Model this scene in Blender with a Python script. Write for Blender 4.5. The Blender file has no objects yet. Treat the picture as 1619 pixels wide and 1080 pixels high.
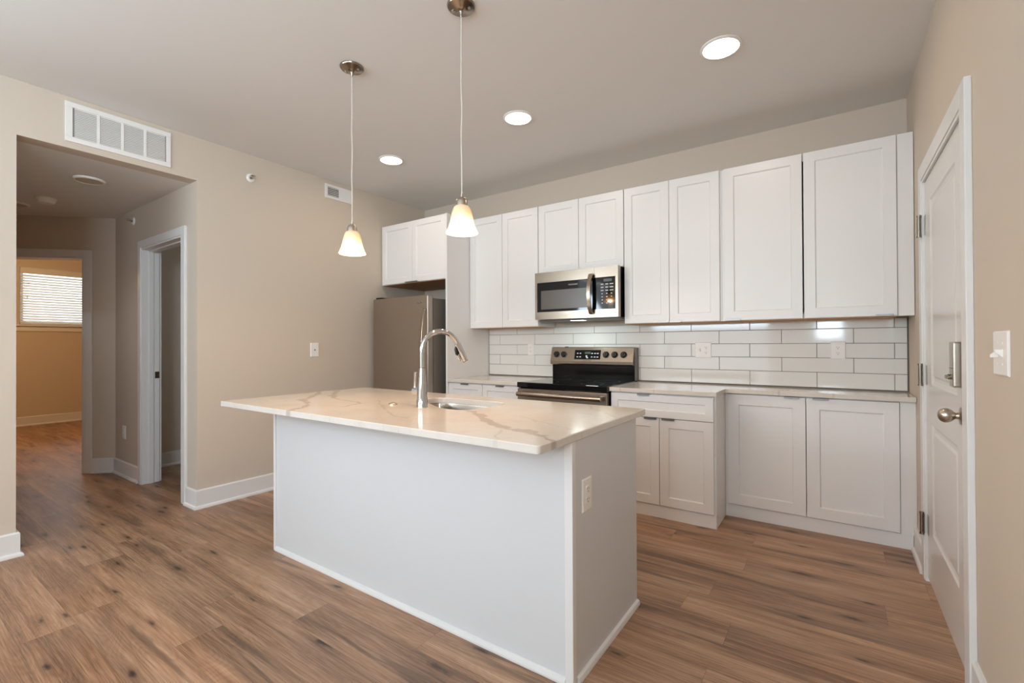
import bpy, bmesh, math, random
from mathutils import Vector, Matrix
random.seed(7)
C = bpy.context.scene.collection
SC = bpy.context.scene

# ---------------------------------------------------------------- camera
cam_d = bpy.data.cameras.new('camera'); cam = bpy.data.objects.new('camera', cam_d); C.objects.link(cam)
R_ = Vector((0.82198532, 0.56948907, -0.00472605)); U_ = Vector((0.00731668, -0.00226219, 0.99997067)); F_ = Vector((-0.56946168, 0.82199579, 0.00602626))
cam.matrix_world = Matrix(((R_.x, U_.x, -F_.x, 3.98817), (R_.y, U_.y, -F_.y, -3.94717), (R_.z, U_.z, -F_.z, 1.23860), (0, 0, 0, 1)))
cam_d.sensor_fit = 'HORIZONTAL'; cam_d.sensor_width = 36.0
cam_d.lens = 736.2266 * 36.0 / 1619.0
cam_d.clip_start = 0.02
SC.camera = cam
# ---------------------------------------------------------------- measures
W = 4.384; H = 2.826; ZH = 2.50; YO0 = -3.352; YO1 = -2.398; YR = -7.6
ZC = 0.914; ZCB = 0.884; ZUB = 1.400; ZUT = 2.496

# ---------------------------------------------------------------- exposure and world
SC.view_settings.view_transform = 'Standard'
SC.view_settings.look = 'None'
SC.view_settings.gamma = 1.0
SC.view_settings.use_curve_mapping = False
SC.view_settings.exposure = 0.0
SC.cycles.use_denoising = True
SC.cycles.max_bounces = 10
SC.cycles.diffuse_bounces = 6
SC.cycles.transparent_max_bounces = 12
SC.cycles.sample_clamp_indirect = 6.0
SC.cycles.caustics_reflective = False
SC.cycles.caustics_refractive = False
wd = bpy.data.worlds.new('world'); SC.world = wd; wd.use_nodes = True
bgn = wd.node_tree.nodes['Background']
bgn.inputs['Color'].default_value = (0.86, 0.93, 1.0, 1); bgn.inputs['Strength'].default_value = 3.0

def area_light(name, loc, rot, sx, sy, watts, col, spread=None):
    l = bpy.data.lights.new(name, 'AREA'); l.shape = 'RECTANGLE'; l.size = sx; l.size_y = sy
    l.energy = watts; l.color = col
    if spread: l.spread = spread
    o = bpy.data.objects.new(name, l); o.location = loc; o.rotation_euler = rot; C.objects.link(o); return o
# daylight coming in through the rear glazing (behind the camera) and the bedroom window; the other lamps here are added fills
DAY = (0.69, 0.855, 1.0)
area_light('daylight_rear_wide', (1.55, -7.85, 1.85), (math.radians(150), 0, 0), 2.5, 1.0, 150, DAY)
area_light('fill_light_left', (-.30, -5.75, 2.05), (0, math.radians(-125), 0), .7, 1.6, 105, DAY)  # added fill outside an unseen opening, brightens the right wall and door
area_light('daylight_rear_narrow', (3.90, -7.80, 1.80), (math.radians(112), 0, 0), 0.55, 1.0, 40, DAY)
area_light('fill_light_right', (W + .30, -5.75, 2.05), (0, math.radians(125), 0), .7, 1.6, 185, DAY)  # fill added behind an unseen side opening to lift the island end
area_light('fill_light_hall', (-1.45, YO0 - .30, 1.45), (math.radians(90), 0, 0), 0.3, 0.3, 0.3, (1.0, 0.72, 0.5))  # warm fill added to brighten the hall walls, not daylight
area_light('daylight_bedroom', (-6.75, -1.75, 2.05), (0, math.radians(-90), 0), 0.9, 1.2, 16, DAY)
area_light('fill_light_dark_room', (-.9, -.08, 1.7), (math.radians(-90), 0, 0), 0.6, 0.7, 1.6, DAY)  # dim bluish fill added for the dark room, its opening made up
def point_light(name, loc, watts, col, r=0.03, parent=None):
    l = bpy.data.lights.new(name, 'POINT'); l.energy = watts; l.color = col; l.shadow_soft_size = r
    o = bpy.data.objects.new(name, l); o.location = loc; C.objects.link(o)
    if parent: o.parent = parent
    return o
point_light('bedroom_lamp_light', (-4.4, -3.2, 2.55), 62, (1.0, 0.64, 0.31), 0.1)

# ---------------------------------------------------------------- materials
def lin(c):
    f = lambda v: v / 12.92 if v <= 0.04045 else ((v + 0.055) / 1.055) ** 2.4
    return tuple(f(v / 255.0) for v in c) + (1.0,)
def mat(name, col, rough=0.5, metal=0.0, coat=0.0, spec=None, bump=0.0, bscale=200.0):
    m = bpy.data.materials.new(name); m.use_nodes = True
    b = m.node_tree.nodes['Principled BSDF']
    b.inputs['Base Color'].default_value = lin(col); b.inputs['Roughness'].default_value = rough
    b.inputs['Metallic'].default_value = metal; b.inputs['Coat Weight'].default_value = coat
    if spec is not None: b.inputs['Specular IOR Level'].default_value = spec
    if bump:
        nt = m.node_tree
        tc = nt.nodes.new('ShaderNodeTexCoord'); n = nt.nodes.new('ShaderNodeTexNoise'); n.inputs['Scale'].default_value = bscale
        bp = nt.nodes.new('ShaderNodeBump'); bp.inputs['Strength'].default_value = bump; bp.inputs['Distance'].default_value = 0.002
        nt.links.new(tc.outputs['Object'], n.inputs['Vector']); nt.links.new(n.outputs['Fac'], bp.inputs['Height']); nt.links.new(bp.outputs['Normal'], b.inputs['Normal'])
    return m
class G:
    """small node graph helper"""
    def __init__(s, m): s.nt = m.node_tree; s.bsdf = s.nt.nodes['Principled BSDF']
    def put(s, sock, v):
        if v is None: return
        if isinstance(v, bpy.types.NodeSocket): s.nt.links.new(v, sock)
        else: sock.default_value = v
    def math(s, op, a, b=None, c=None, clamp=False):
        n = s.nt.nodes.new('ShaderNodeMath'); n.operation = op; n.use_clamp = clamp
        for i, v in enumerate((a, b, c)): s.put(n.inputs[i], v)
        return n.outputs[0]
    def vm(s, op, a, b=None, out=0, scale=None):
        n = s.nt.nodes.new('ShaderNodeVectorMath'); n.operation = op
        s.put(n.inputs[0], a); s.put(n.inputs[1], b)
        if scale is not None: s.put(n.inputs['Scale'], scale)
        return n.outputs[out]
    def obj(s):
        return s.nt.nodes.new('ShaderNodeTexCoord').outputs['Object']
    def sep(s, v):
        n = s.nt.nodes.new('ShaderNodeSeparateXYZ'); s.put(n.inputs[0], v); return n.outputs
    def comb(s, x, y, z):
        n = s.nt.nodes.new('ShaderNodeCombineXYZ')
        for i, v in enumerate((x, y, z)): s.put(n.inputs[i], v)
        return n.outputs[0]
    def noise(s, v, scale=1.0, detail=4.0, rough=0.5, dist=0.0):
        n = s.nt.nodes.new('ShaderNodeTexNoise'); s.put(n.inputs['Vector'], v)
        n.inputs['Scale'].default_value = scale; n.inputs['Detail'].default_value = detail
        n.inputs['Roughness'].default_value = rough; n.inputs['Distortion'].default_value = dist
        return n.outputs['Fac']
    def white(s, v):
        n = s.nt.nodes.new('ShaderNodeTexWhiteNoise'); n.noise_dimensions = '3D'; s.put(n.inputs['Vector'], v); return n.outputs
    def ramp(s, f, stops, interp='LINEAR'):
        n = s.nt.nodes.new('ShaderNodeValToRGB'); s.put(n.inputs[0], f); n.color_ramp.interpolation = interp
        e = n.color_ramp.elements
        while len(e) < len(stops): e.new(0.5)
        for el, (p, c) in zip(e, stops): el.position = p; el.color = c
        return n.outputs[0]
    def smooth(s, v, a, b):   # 0 at a, 1 at b
        n = s.nt.nodes.new('ShaderNodeMapRange'); n.interpolation_type = 'SMOOTHSTEP'
        s.put(n.inputs[0], v); n.inputs[1].default_value = a; n.inputs[2].default_value = b
        return n.outputs[0]
    def mix(s, f, a, b, mode='MIX'):
        n = s.nt.nodes.new('ShaderNodeMix'); n.data_type = 'RGBA'; n.blend_type = mode
        s.put(n.inputs[0], f); s.put(n.inputs[6], a); s.put(n.inputs[7], b); return n.outputs[2]
    def bump(s, h, strength=0.2, dist=0.002):
        n = s.nt.nodes.new('ShaderNodeBump'); n.inputs['Strength'].default_value = strength; n.inputs['Distance'].default_value = dist
        s.put(n.inputs['Height'], h); s.nt.links.new(n.outputs[0], s.bsdf.inputs['Normal'])

M = {}
M['wall'] = mat('greige_wall_paint', (204, 191, 175), 0.62, bump=0.05, bscale=350)
M['ceiling'] = mat('ceiling_paint', (225, 224, 221), 0.8, bump=0.05, bscale=300)
M['trim'] = mat('white_trim_paint', (224, 223, 221), 0.35)
M['door'] = mat('white_door_paint', (219, 216, 212), 0.22)
M['cab'] = mat('white_cabinet_lacquer', (229, 228, 227), 0.32)
M['cabwood'] = mat('raw_maple_underside', (190, 140, 88), 0.6)
M['island'] = mat('white_island_panel', (210, 211, 212), 0.38)
M['plate'] = mat('white_plastic', (236, 233, 228), 0.3)
M['slot'] = mat('dark_slot', (45, 43, 42), 0.6)
M['grille'] = mat('white_enamel_metal', (232, 229, 224), 0.4)
M['ventdark'] = mat('dark_duct', (80, 80, 80), 0.7); M['filter'] = mat('grey_filter', (150, 148, 146), 0.8)
M['chrome'] = mat('polished_chrome', (205, 205, 206), 0.05, 1.0)
M['nickel'] = mat('satin_nickel', (190, 180, 166), 0.28, 1.0)
M['darknickel'] = mat('dark_nickel', (150, 140, 128), 0.22, 1.0)
M['pull'] = mat('brushed_tab_pull', (140, 138, 136), 0.35, 1.0)
M['blackglass'] = mat('black_glass', (9, 9, 10), 0.05, 0, spec=0.35)
M['blackenamel'] = mat('black_enamel', (11, 11, 12), 0.10, spec=0.25)
M['blackplastic'] = mat('black_plastic', (24, 24, 25), 0.35)
M['window_mesh'] = mat('microwave_window_mesh', (92, 86, 80), 0.25)
M['panelgrey'] = mat('grey_fridge_side', (112, 106, 100), 0.45)
M['mark'] = mat('light_grey_print', (205, 205, 205), 0.5)
M['markdark'] = mat('dark_print', (70, 66, 62), 0.5)
M['lcd'] = mat('green_grey_lcd', (70, 78, 66), 0.3)
M['grout'] = mat('grey_grout', (112, 106, 101), 0.8)
M['tile'] = mat('glossy_white_tile', (226, 226, 222), 0.07, spec=0.6)
M['cord'] = mat('silver_clear_cord', (205, 196, 182), 0.35)
M['blind'] = mat('white_blind_slat', (240, 240, 236), 0.45)
M['ext'] = mat('exterior', (150, 150, 150), 0.9)

def brushed(name, col, rough, axis):
    m = mat(name, col, rough, 1.0); g = G(m)
    sc = {'x': (2, 260, 260), 'z': (260, 260, 2)}[axis]
    n = g.noise(g.vm('MULTIPLY', g.obj(), sc), 1.0, 3)
    r = g.math('MULTIPLY_ADD', n, 0.16, rough - 0.08)
    g.put(g.bsdf.inputs['Roughness'], r); g.bump(n, 0.04, 0.001)
    return m
M['steel'] = brushed('brushed_stainless', (170, 157, 142), 0.24, 'x')
M['steelv'] = brushed('brushed_stainless_door', (168, 157, 145), 0.34, 'z')
M['sinksteel'] = brushed('sink_stainless', (160, 148, 134), 0.25, 'x')

# --- plank floor
m = M['floor'] = mat('oak_vinyl_plank', (120, 88, 64), 0.42); g = G(m)
px, py, pz = g.sep(g.obj())
PW, PL = 0.183, 1.24
yr = g.math('DIVIDE', g.math('ADD', py, 0.05), PW); row = g.math('FLOOR', yr); fy = g.math('FRACT', yr)
rr = g.white(g.comb(row, 3.7, 1.1))[0]
xs = g.math('ADD', g.math('DIVIDE', px, PL), g.math('MULTIPLY', rr, 7.3)); colm = g.math('FLOOR', xs); fx = g.math('FRACT', xs)
ido = g.white(g.comb(row, colm, 5.5)); idv = ido[0]
off = g.vm('SCALE', ido[1], scale=40.0)
def gc(sx, sy): return g.vm('ADD', g.comb(g.math('MULTIPLY', px, sx), g.math('MULTIPLY', py, sy), 0.0), off)
warp = g.noise(gc(1.6, 4.0), 1.0, 3, 0.5)
wv = g.math('MULTIPLY', g.math('SUBTRACT', warp, 0.5), 0.028)      # gentle drift of the grain, metres across the plank
pyw = g.math('ADD', py, wv)
def gcw(sx, sy): return g.vm('ADD', g.comb(g.math('MULTIPLY', px, sx), g.math('MULTIPLY', pyw, sy), 0.0), off)
broad = g.noise(gcw(1.0, 7.0), 1.0, 4, 0.55, 0.3)
med = g.noise(gcw(1.2, 40.0), 1.0, 5, 0.60, 0.15)
fine = g.noise(gcw(5.0, 200.0), 1.0, 4, 0.6)
streak = g.noise(gcw(0.75, 12.0), 1.0, 5, 0.60, 0.3)
cath = g.noise(gcw(1.5, 9.0), 1.0, 1, 0.4, 0.2)
ring = g.math('ABSOLUTE', g.math('SUBTRACT', g.math('FRACT', g.math('MULTIPLY', cath, 26.0)), 0.5))
tone = g.math('ADD', g.math('MULTIPLY', broad, 0.60), g.math('MULTIPLY', med, 0.40))
tone = g.math('ADD', tone, g.math('MULTIPLY', g.math('SUBTRACT', fine, 0.5), 0.50))
tone = g.math('ADD', tone, g.math('MULTIPLY', g.math('SUBTRACT', ring, 0.25), 0.08))
tone = g.math('ADD', tone, g.math('MULTIPLY', g.math('SUBTRACT', idv, 0.5), 0.04))
base = g.ramp(tone, [(0.30, lin((106, 77, 57))), (0.45, lin((149, 112, 85))), (0.56, lin((172, 134, 105))), (0.72, lin((198, 162, 132)))])
grey = g.noise(gc(0.7, 3.0), 1.0, 3, 0.5)
base = g.mix(g.math('MULTIPLY', g.smooth(grey, 0.45, 0.70), 0.24), base, lin((138, 120, 105)))
st = g.smooth(g.math('ADD', streak, g.math('MULTIPLY', g.math('SUBTRACT', fine, 0.5), 0.10)), 0.575, 0.68)
base = g.mix(g.math('MULTIPLY', st, 0.60), base, lin((72, 57, 49)))
# knots: dark hearts with a softer brown halo drawn out along the grain
def knots(sx, sy, seed, r0, r1, keep, amp):
    kn = g.noise(gc(14.0, 34.0), 1.0, 4, 0.7)
    v = g.vm('ADD', gc(sx, sy), (seed, seed * 1.7, 0.0))
    vor = g.nt.nodes.new('ShaderNodeTexVoronoi'); vor.inputs['Scale'].default_value = 1.0; vor.voronoi_dimensions = '2D'
    g.put(vor.inputs['Vector'], v)
    kd = g.math('ADD', vor.outputs['Distance'], g.math('MULTIPLY', g.math('SUBTRACT', kn, 0.5), amp))
    sel = g.math('GREATER_THAN', g.sep(vor.outputs['Color'])[0], keep)
    return g.math('MULTIPLY', g.math('SUBTRACT', 1.0, g.smooth(kd, r0, r1)), sel), g.math('MULTIPLY', g.math('SUBTRACT', 1.0, g.smooth(kd, r0, r1 * 3.0)), sel)
for args in ((1.3, 5.4, 3.1, 0.0, 0.10, 0.62, 0.20), (2.3, 8.5, 9.4, 0.0, 0.11, 0.76, 0.20)):
    k1, k2 = knots(*args)
    base = g.mix(g.math('MULTIPLY', k2, 0.48), base, lin((84, 61, 48)))
    base = g.mix(g.math('MULTIPLY', k1, 0.90), base, lin((44, 35, 32)))
seam = g.math('MAXIMUM', g.math('LESS_THAN', fy, 0.012), g.math('LESS_THAN', fx, 0.0020))
base = g.mix(g.math('MULTIPLY', seam, 0.32), base, lin((60, 44, 34)))
g.put(g.bsdf.inputs['Base Color'], base)
g.put(g.bsdf.inputs['Roughness'], g.math('MULTIPLY_ADD', med, 0.22, 0.30))
g.bump(g.math('SUBTRACT', g.math('ADD', fine, med), g.math('MULTIPLY', seam, 1.5)), 0.18, 0.0016)

# --- quartz with veins laid along polylines
VEINS = [(0.024, 1.0, [(2.52, -2.19), (2.679, -2.304), (2.797, -2.413), (2.925, -2.466), (3.062, -2.496), (3.147, -2.527), (3.227, -2.60)]),
         (0.006, 0.55, [(2.93, -2.46), (2.965, -2.56), (3.04, -2.66)]), (0.005, 0.45, [(2.82, -2.20), (2.95, -2.27), (3.063, -2.323), (3.22, -2.37)]),
         (0.022, 1.0, [(1.76, -2.70), (1.74, -2.626), (1.676, -2.54), (1.543, -2.437), (1.357, -2.371), (1.332, -2.301), (1.255, -2.227), (1.072, -2.07), (0.9, -1.95)]),
         (0.020, 0.9, [(0.98, -1.80), (1.12, -1.98), (1.30, -2.12), (1.428, -2.21)]), (0.009, 0.75, [(1.428, -2.21), (1.555, -2.245), (1.691, -2.266), (1.805, -2.295), (1.858, -2.43)]),
         (0.006, 0.55, [(1.80, -2.15), (2.0, -2.30), (2.175, -2.41), (2.299, -2.481), (2.43, -2.515)]),
         (0.006, 0.5, [(2.9, -1.66), (2.98, -1.80), (3.1, -1.88), (3.2, -2.0)]),
         (0.010, 0.8, [(3.66, -0.36), (3.74, -0.27), (3.72, -0.15), (3.85, -0.05)]), (0.008, 0.7, [(3.98, -0.33), (4.03, -0.20), (4.1, -0.02)]),
         (0.007, 0.6, [(2.68, -0.66), (2.74, -0.5), (2.95, -0.42)]), (0.007, 0.6, [(2.93, -0.67), (3.0, -0.55), (3.2, -0.30)]), (0.006, 0.5, [(1.0, -0.60), (1.2, -0.4), (1.6, -0.25)])]
m = M['quartz'] = mat('veined_white_quartz', (226, 220, 211), 0.13, coat=0.0, spec=0.55); g = G(m)
p = g.obj(); ox, oy, oz = g.sep(p)
p2 = g.comb(ox, oy, 0.0)
nw = g.nt.nodes.new('ShaderNodeTexNoise'); nw.inputs['Scale'].default_value = 9.0; nw.inputs['Detail'].default_value = 5.0; g.put(nw.inputs['Vector'], p2)
pw = g.vm('ADD', p2, g.vm('SCALE', g.vm('SUBTRACT', nw.outputs['Color'], (0.5, 0.5, 0.5)), scale=0.085))
sx_, sy_, sz_ = g.sep(pw); pw = g.comb(sx_, sy_, 0.0)
wid = g.noise(p2, 14.0, 3, 0.6)
tot = None
for wv_, stg, pl in VEINS:
    dmin = None
    for a, b in zip(pl[:-1], pl[1:]):
        ba = (b[0] - a[0], b[1] - a[1], 0.0); L2 = ba[0] ** 2 + ba[1] ** 2
        pa = g.vm('SUBTRACT', pw, (a[0], a[1], 0.0))
        h = g.math('DIVIDE', g.vm('DOT_PRODUCT', pa, ba, out=1), L2, clamp=True)
        d = g.vm('LENGTH', g.vm('SUBTRACT', pa, g.vm('SCALE', ba, scale=h)), out=1)
        dmin = d if dmin is None else g.math('MINIMUM', dmin, d)
    wn = g.math('MULTIPLY', g.smooth(wid, 0.20, 0.72), wv_ * 1.25)
    k = g.math('SUBTRACT', 1.0, g.smooth(g.math('SUBTRACT', dmin, wn), -0.006, 0.007))
    k = g.math('MULTIPLY', k, stg)
    tot = k if tot is None else g.math('MAXIMUM', tot, k)
cl = g.noise(p2, 3.0, 4, 0.55)
qb = g.mix(g.smooth(cl, 0.35, 0.75), lin((218, 211, 202)), lin((209, 201, 191)))
hair = g.noise(p2, 2.2, 6, 0.6, 0.8)
hl = g.math('SUBTRACT', 1.0, g.smooth(g.math('ABSOLUTE', g.math('SUBTRACT', hair, 0.5)), 0.0, 0.006))
qb = g.mix(g.math('MULTIPLY', hl, 0.18), qb, lin((176, 164, 150)))
qb = g.mix(g.math('MULTIPLY', tot, 0.62), qb, lin((168, 154, 139)))
g.put(g.bsdf.inputs['Base Color'], qb)

def emis(name, col, strength):
    m = bpy.data.materials.new(name); m.use_nodes = True; nt = m.node_tree
    b = nt.nodes['Principled BSDF']; b.inputs['Base Color'].default_value = (0.9, 0.9, 0.9, 1)
    b.inputs['Emission Color'].default_value = (*col, 1); b.inputs['Emission Strength'].default_value = strength
    return m
M['led'] = emis('lit_led_diffuser', (1.0, 0.86, 0.66), 9.0)
M['bulb'] = emis('lit_bulb', (1.0, 0.84, 0.6), 4.0)
M['offlens'] = mat('unlit_diffuser', (196, 184, 168), 0.6)
# frosted glass of the pendant shades
m = bpy.data.materials.new('alabaster_glass'); m.use_nodes = True; nt = m.node_tree; b = nt.nodes['Principled BSDF']
b.inputs['Base Color'].default_value = lin((250, 236, 214)); b.inputs['Roughness'].default_value = 0.25
tr = nt.nodes.new('ShaderNodeBsdfTranslucent'); tr.inputs[0].default_value = lin((214, 198, 172))
tp = nt.nodes.new('ShaderNodeBsdfTransparent'); tp.inputs[0].default_value = (1, 0.95, 0.86, 1)
m1 = nt.nodes.new('ShaderNodeMixShader'); m2 = nt.nodes.new('ShaderNodeMixShader')
tcn = nt.nodes.new('ShaderNodeTexCoord'); nz = nt.nodes.new('ShaderNodeTexNoise'); nz.inputs['Scale'].default_value = 30.0
mr = nt.nodes.new('ShaderNodeMapRange'); mr.inputs[3].default_value = 0.10; mr.inputs[4].default_value = 0.28
nt.links.new(tcn.outputs['Object'], nz.inputs['Vector']); nt.links.new(nz.outputs['Fac'], mr.inputs[0]); nt.links.new(mr.outputs[0], m1.inputs[0])
nt.links.new(b.outputs[0], m1.inputs[1]); nt.links.new(tr.outputs[0], m1.inputs[2])
m2.inputs[0].default_value = 0.36
nt.links.new(m1.outputs[0], m2.inputs[1]); nt.links.new(tp.outputs[0], m2.inputs[2]); nt.links.new(m2.outputs[0], nt.nodes['Material Output'].inputs[0])
M['shade'] = m
# window glass: clear with a fresnel reflection
m = bpy.data.materials.new('window_glass'); m.use_nodes = True; nt = m.node_tree
gl = nt.nodes.new('ShaderNodeBsdfGlossy'); gl.inputs['Roughness'].default_value = 0.0
tp = nt.nodes.new('ShaderNodeBsdfTransparent'); fr = nt.nodes.new('ShaderNodeFresnel'); mx = nt.nodes.new('ShaderNodeMixShader')
nt.links.new(fr.outputs[0], mx.inputs[0]); nt.links.new(tp.outputs[0], mx.inputs[1]); nt.links.new(gl.outputs[0], mx.inputs[2]); nt.links.new(mx.outputs[0], nt.nodes['Material Output'].inputs[0])
M['glass'] = m
# blind slat lets daylight glow through
m = M['blind']; nt = m.node_tree; b = nt.nodes['Principled BSDF']
tr = nt.nodes.new('ShaderNodeBsdfTranslucent'); tr.inputs[0].default_value = (0.9, 0.9, 0.88, 1); mx = nt.nodes.new('ShaderNodeMixShader'); mx.inputs[0].default_value = 0.18
nt.links.new(b.outputs[0], mx.inputs[1]); nt.links.new(tr.outputs[0], mx.inputs[2]); nt.links.new(mx.outputs[0], nt.nodes['Material Output'].inputs[0])

# ---------------------------------------------------------------- mesh helpers
class MB:
    def __init__(s, T=None): s.bm = bmesh.new(); s.T = T
    def v(s, p):
        p = Vector(p)
        return s.bm.verts.new(s.T @ p if s.T else p)
    def f(s, vs):
        try: return s.bm.faces.new(vs)
        except ValueError: return None
    def box(s, x0, x1, y0, y1, z0, z1):
        a = [s.v((x, y, z)) for z in (z0, z1) for y in (y0, y1) for x in (x0, x1)]
        for q in ((0, 2, 3, 1), (4, 5, 7, 6), (0, 1, 5, 4), (2, 6, 7, 3), (0, 4, 6, 2), (1, 3, 7, 5)): s.f([a[i] for i in q])
        return s
    def prism(s, poly, lo, hi, axis='z'):
        mk = {'z': lambda a, b, c: (a, b, c), 'x': lambda a, b, c: (c, a, b), 'y': lambda a, b, c: (a, c, b)}[axis]
        A = [s.v(mk(a, b, lo)) for a, b in poly]; B = [s.v(mk(a, b, hi)) for a, b in poly]
        s.f(A); s.f(B); n = len(poly)
        for i in range(n): s.f([A[i], A[(i + 1) % n], B[(i + 1) % n], B[i]])
        return s
    def rings(s, rings, cap0=True, cap1=True, closed=True):
        V = [[s.v(p) for p in r] for r in rings]
        for a, b in zip(V[:-1], V[1:]):
            n = len(a)
            for i in range(n if closed else n - 1): s.f([a[i], a[(i + 1) % n], b[(i + 1) % n], b[i]])
        if cap0: s.f(V[0])
        if cap1: s.f(V[-1])
        return s
    def lathe(s, prof, c, d=(0, 0, 1), seg=28, cap0=True, cap1=True):
        d = Vector(d).normalized(); t = Vector((1, 0, 0)) if abs(d.x) < 0.9 else Vector((0, 1, 0))
        e1 = d.cross(t).normalized(); e2 = d.cross(e1); c = Vector(c)
        R = [[c + d * h + (e1 * math.cos(2 * math.pi * i / seg) + e2 * math.sin(2 * math.pi * i / seg)) * max(r, 1e-4) for i in range(seg)] for r, h in prof]
        return s.rings(R, cap0, cap1)
    def cyl(s, p0, p1, r, r1=None, seg=20):
        p0 = Vector(p0); p1 = Vector(p1); L = (p1 - p0).length
        return s.lathe([(r, 0), (r if r1 is None else r1, L)], p0, p1 - p0, seg)
    def tube(s, pts, r, seg=14, sy=None):
        pts = [Vector(p) for p in pts]; n = len(pts); rs = r if isinstance(r, (list, tuple)) else [r] * n
        R = []; e1 = None
        for i in range(n):
            d = (pts[min(i + 1, n - 1)] - pts[max(i - 1, 0)]).normalized()
            if e1 is None: e1 = d.cross(Vector((0, 0, 1)) if abs(d.z) < 0.9 else Vector((1, 0, 0))).normalized()
            e1 = (e1 - d * e1.dot(d)).normalized(); e2 = d.cross(e1)
            R.append([pts[i] + (e1 * math.cos(2 * math.pi * k / seg) + e2 * math.sin(2 * math.pi * k / seg) * (sy or 1)) * rs[i] for k in range(seg)])
        return s.rings(R)
    def shaker(s, x0, x1, z0, z1, y, t=0.02, r=0.062, d=0.009, c=0.006):
        def rect(i, yy): return [s.v((x0 + i, yy, z0 + i)), s.v((x1 - i, yy, z0 + i)), s.v((x1 - i, yy, z1 - i)), s.v((x0 + i, yy, z1 - i))]
        e = 0.0015
        A0 = rect(0, y + e); A = rect(e, y); B = rect(r, y); Cc = rect(r + c, y + d); K = rect(0, y + t)
        for P, Q in ((K, A0), (A0, A), (A, B), (B, Cc)):
            for i in range(4): s.f([P[i], P[(i + 1) % 4], Q[(i + 1) % 4], Q[i]])
        s.f(Cc); s.f(K[::-1]); return s
    def build(s, name, m, parent=None, bevel=0.0, smooth=False, seg=2):
        bmesh.ops.recalc_face_normals(s.bm, faces=s.bm.faces)
        me = bpy.data.meshes.new(name)
        off = Vector((0, 0, 0))
        q = parent
        while q is not None: off += q.location; q = q.parent
        if parent is not None: bmesh.ops.translate(s.bm, verts=s.bm.verts, vec=-off)
        s.bm.to_mesh(me); s.bm.free()
        me.materials.append(M[m] if isinstance(m, str) else m)
        if smooth:
            for p in me.polygons: p.use_smooth = True
            me.set_sharp_from_angle(angle=math.radians(38))
        o = bpy.data.objects.new(name, me); C.objects.link(o)
        if parent is not None: o.parent = parent
        if bevel:
            b = o.modifiers.new('bevel', 'BEVEL'); b.width = bevel; b.segments = seg; b.limit_method = 'ANGLE'; b.angle_limit = math.radians(40)
        return o
def tag(o, label, cat, group=None, kind=None):
    o['label'] = label; o['category'] = cat
    if group: o['group'] = group
    if kind: o['kind'] = kind
    return o
def thing(name, label, cat, loc, group=None, kind=None):
    o = bpy.data.objects.new(name, None); C.objects.link(o); o.location = loc; o.empty_display_size = 0.1
    return tag(o, label, cat, group, kind)
def copy_tree(o, parent=None):
    c = o.copy(); C.objects.link(c)
    if parent is not None: c.parent = parent
    for ch in list(o.children): copy_tree(ch, c)
    return c
def struct(mb, name, m, label, cat, bevel=0.0, smooth=False):
    return tag(mb.build(name, m, None, bevel, smooth), label, cat, None, 'structure')

# ---------------------------------------------------------------- room shell
TW = 0.12
struct(MB().box(-7.0, W + 0.3, YR - 0.3, 0.3, -0.10, 0.0), 'floor', 'floor', 'brown oak plank floor running through kitchen and hall', 'floor')
struct(MB().box(-TW, W + TW, YR - TW, TW, H, H + 0.1), 'ceiling', 'ceiling', 'pale flat ceiling over the kitchen', 'ceiling')
struct(MB().box(-TW, W + TW, 0, TW, 0, H), 'wall_back', 'wall', 'greige wall behind the kitchen cabinets', 'wall')
w = MB(); w.box(-TW, 0, YO1, 0, 0, H); w.box(-TW, 0, YO0, YO1, ZH, H); w.box(-TW, 0, -4.9, YO0, 0, H); w.box(-TW, 0, YR, -6.6, 0, H); w.box(-TW, 0, -6.6, -4.9, 0, 1.62); w.box(-TW, 0, -6.6, -4.9, 2.5, H)  # unseen opening toward the rear is added to pass the left fill lamp
struct(w, 'wall_left', 'wall', 'greige wall with the hall opening and air grilles', 'wall')
DY0, DY1, DZ = -1.645, -0.72, 2.085          # entry door hole
w = MB(); w.box(W, W + TW, YR, -6.6, 0, H); w.box(W, W + TW, -4.9, DY0, 0, H); w.box(W, W + TW, -6.6, -4.9, 0, 1.62); w.box(W, W + TW, -6.6, -4.9, 2.5, H); w.box(W, W + TW, DY1, 0, 0, H); w.box(W, W + TW, DY0, DY1, DZ, H)  # unseen rear opening added so the right fill lamp shines in
struct(w, 'wall_right', 'wall', 'greige wall holding the white entry door', 'wall')
w = MB()                                      # rear wall with glazing
for x0, x1, z0, z1 in ((-TW, 0.25, 0, H), (2.85, 3.62, 0, H), (4.18, W + TW, 0, H), (0.25, 2.85, 2.45, H), (3.62, 4.18, 0, 1.25), (3.62, 4.18, 2.25, H), (0.25, 2.85, 0, 0.25)):
    w.box(x0, x1, YR - TW, YR, z0, z1)
struct(w, 'wall_rear', 'wall', 'greige wall with windows behind the viewpoint', 'wall')
def window(name, x0, x1, z0, z1, y, mull, label):
    o = thing(name, label, 'window', ((x0 + x1) / 2, y, z0), None, 'structure')
    f = MB()
    for a, b, c, d in ((x0, x1, z0, z0 + .06), (x0, x1, z1 - .06, z1), (x0, x0 + .06, z0 + .06, z1 - .06), (x1 - .06, x1, z0 + .06, z1 - .06)): f.box(a, b, y - .08, y - .02, c, d)
    for k in range(1, mull): xm = x0 + (x1 - x0) * k / mull; f.box(xm - .03, xm + .03, y - .08, y - .02, z0 + .06, z1 - .06)
    f.build('window_frame', 'trim', o)
    MB().box(x0 + .06, x1 - .06, y - .054, y - .046, z0 + .06, z1 - .06).build('pane', 'glass', o)
window('window_2', 0.25, 2.85, 0.25, 2.45, YR, 2, 'wide window in the rear wall')
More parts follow.
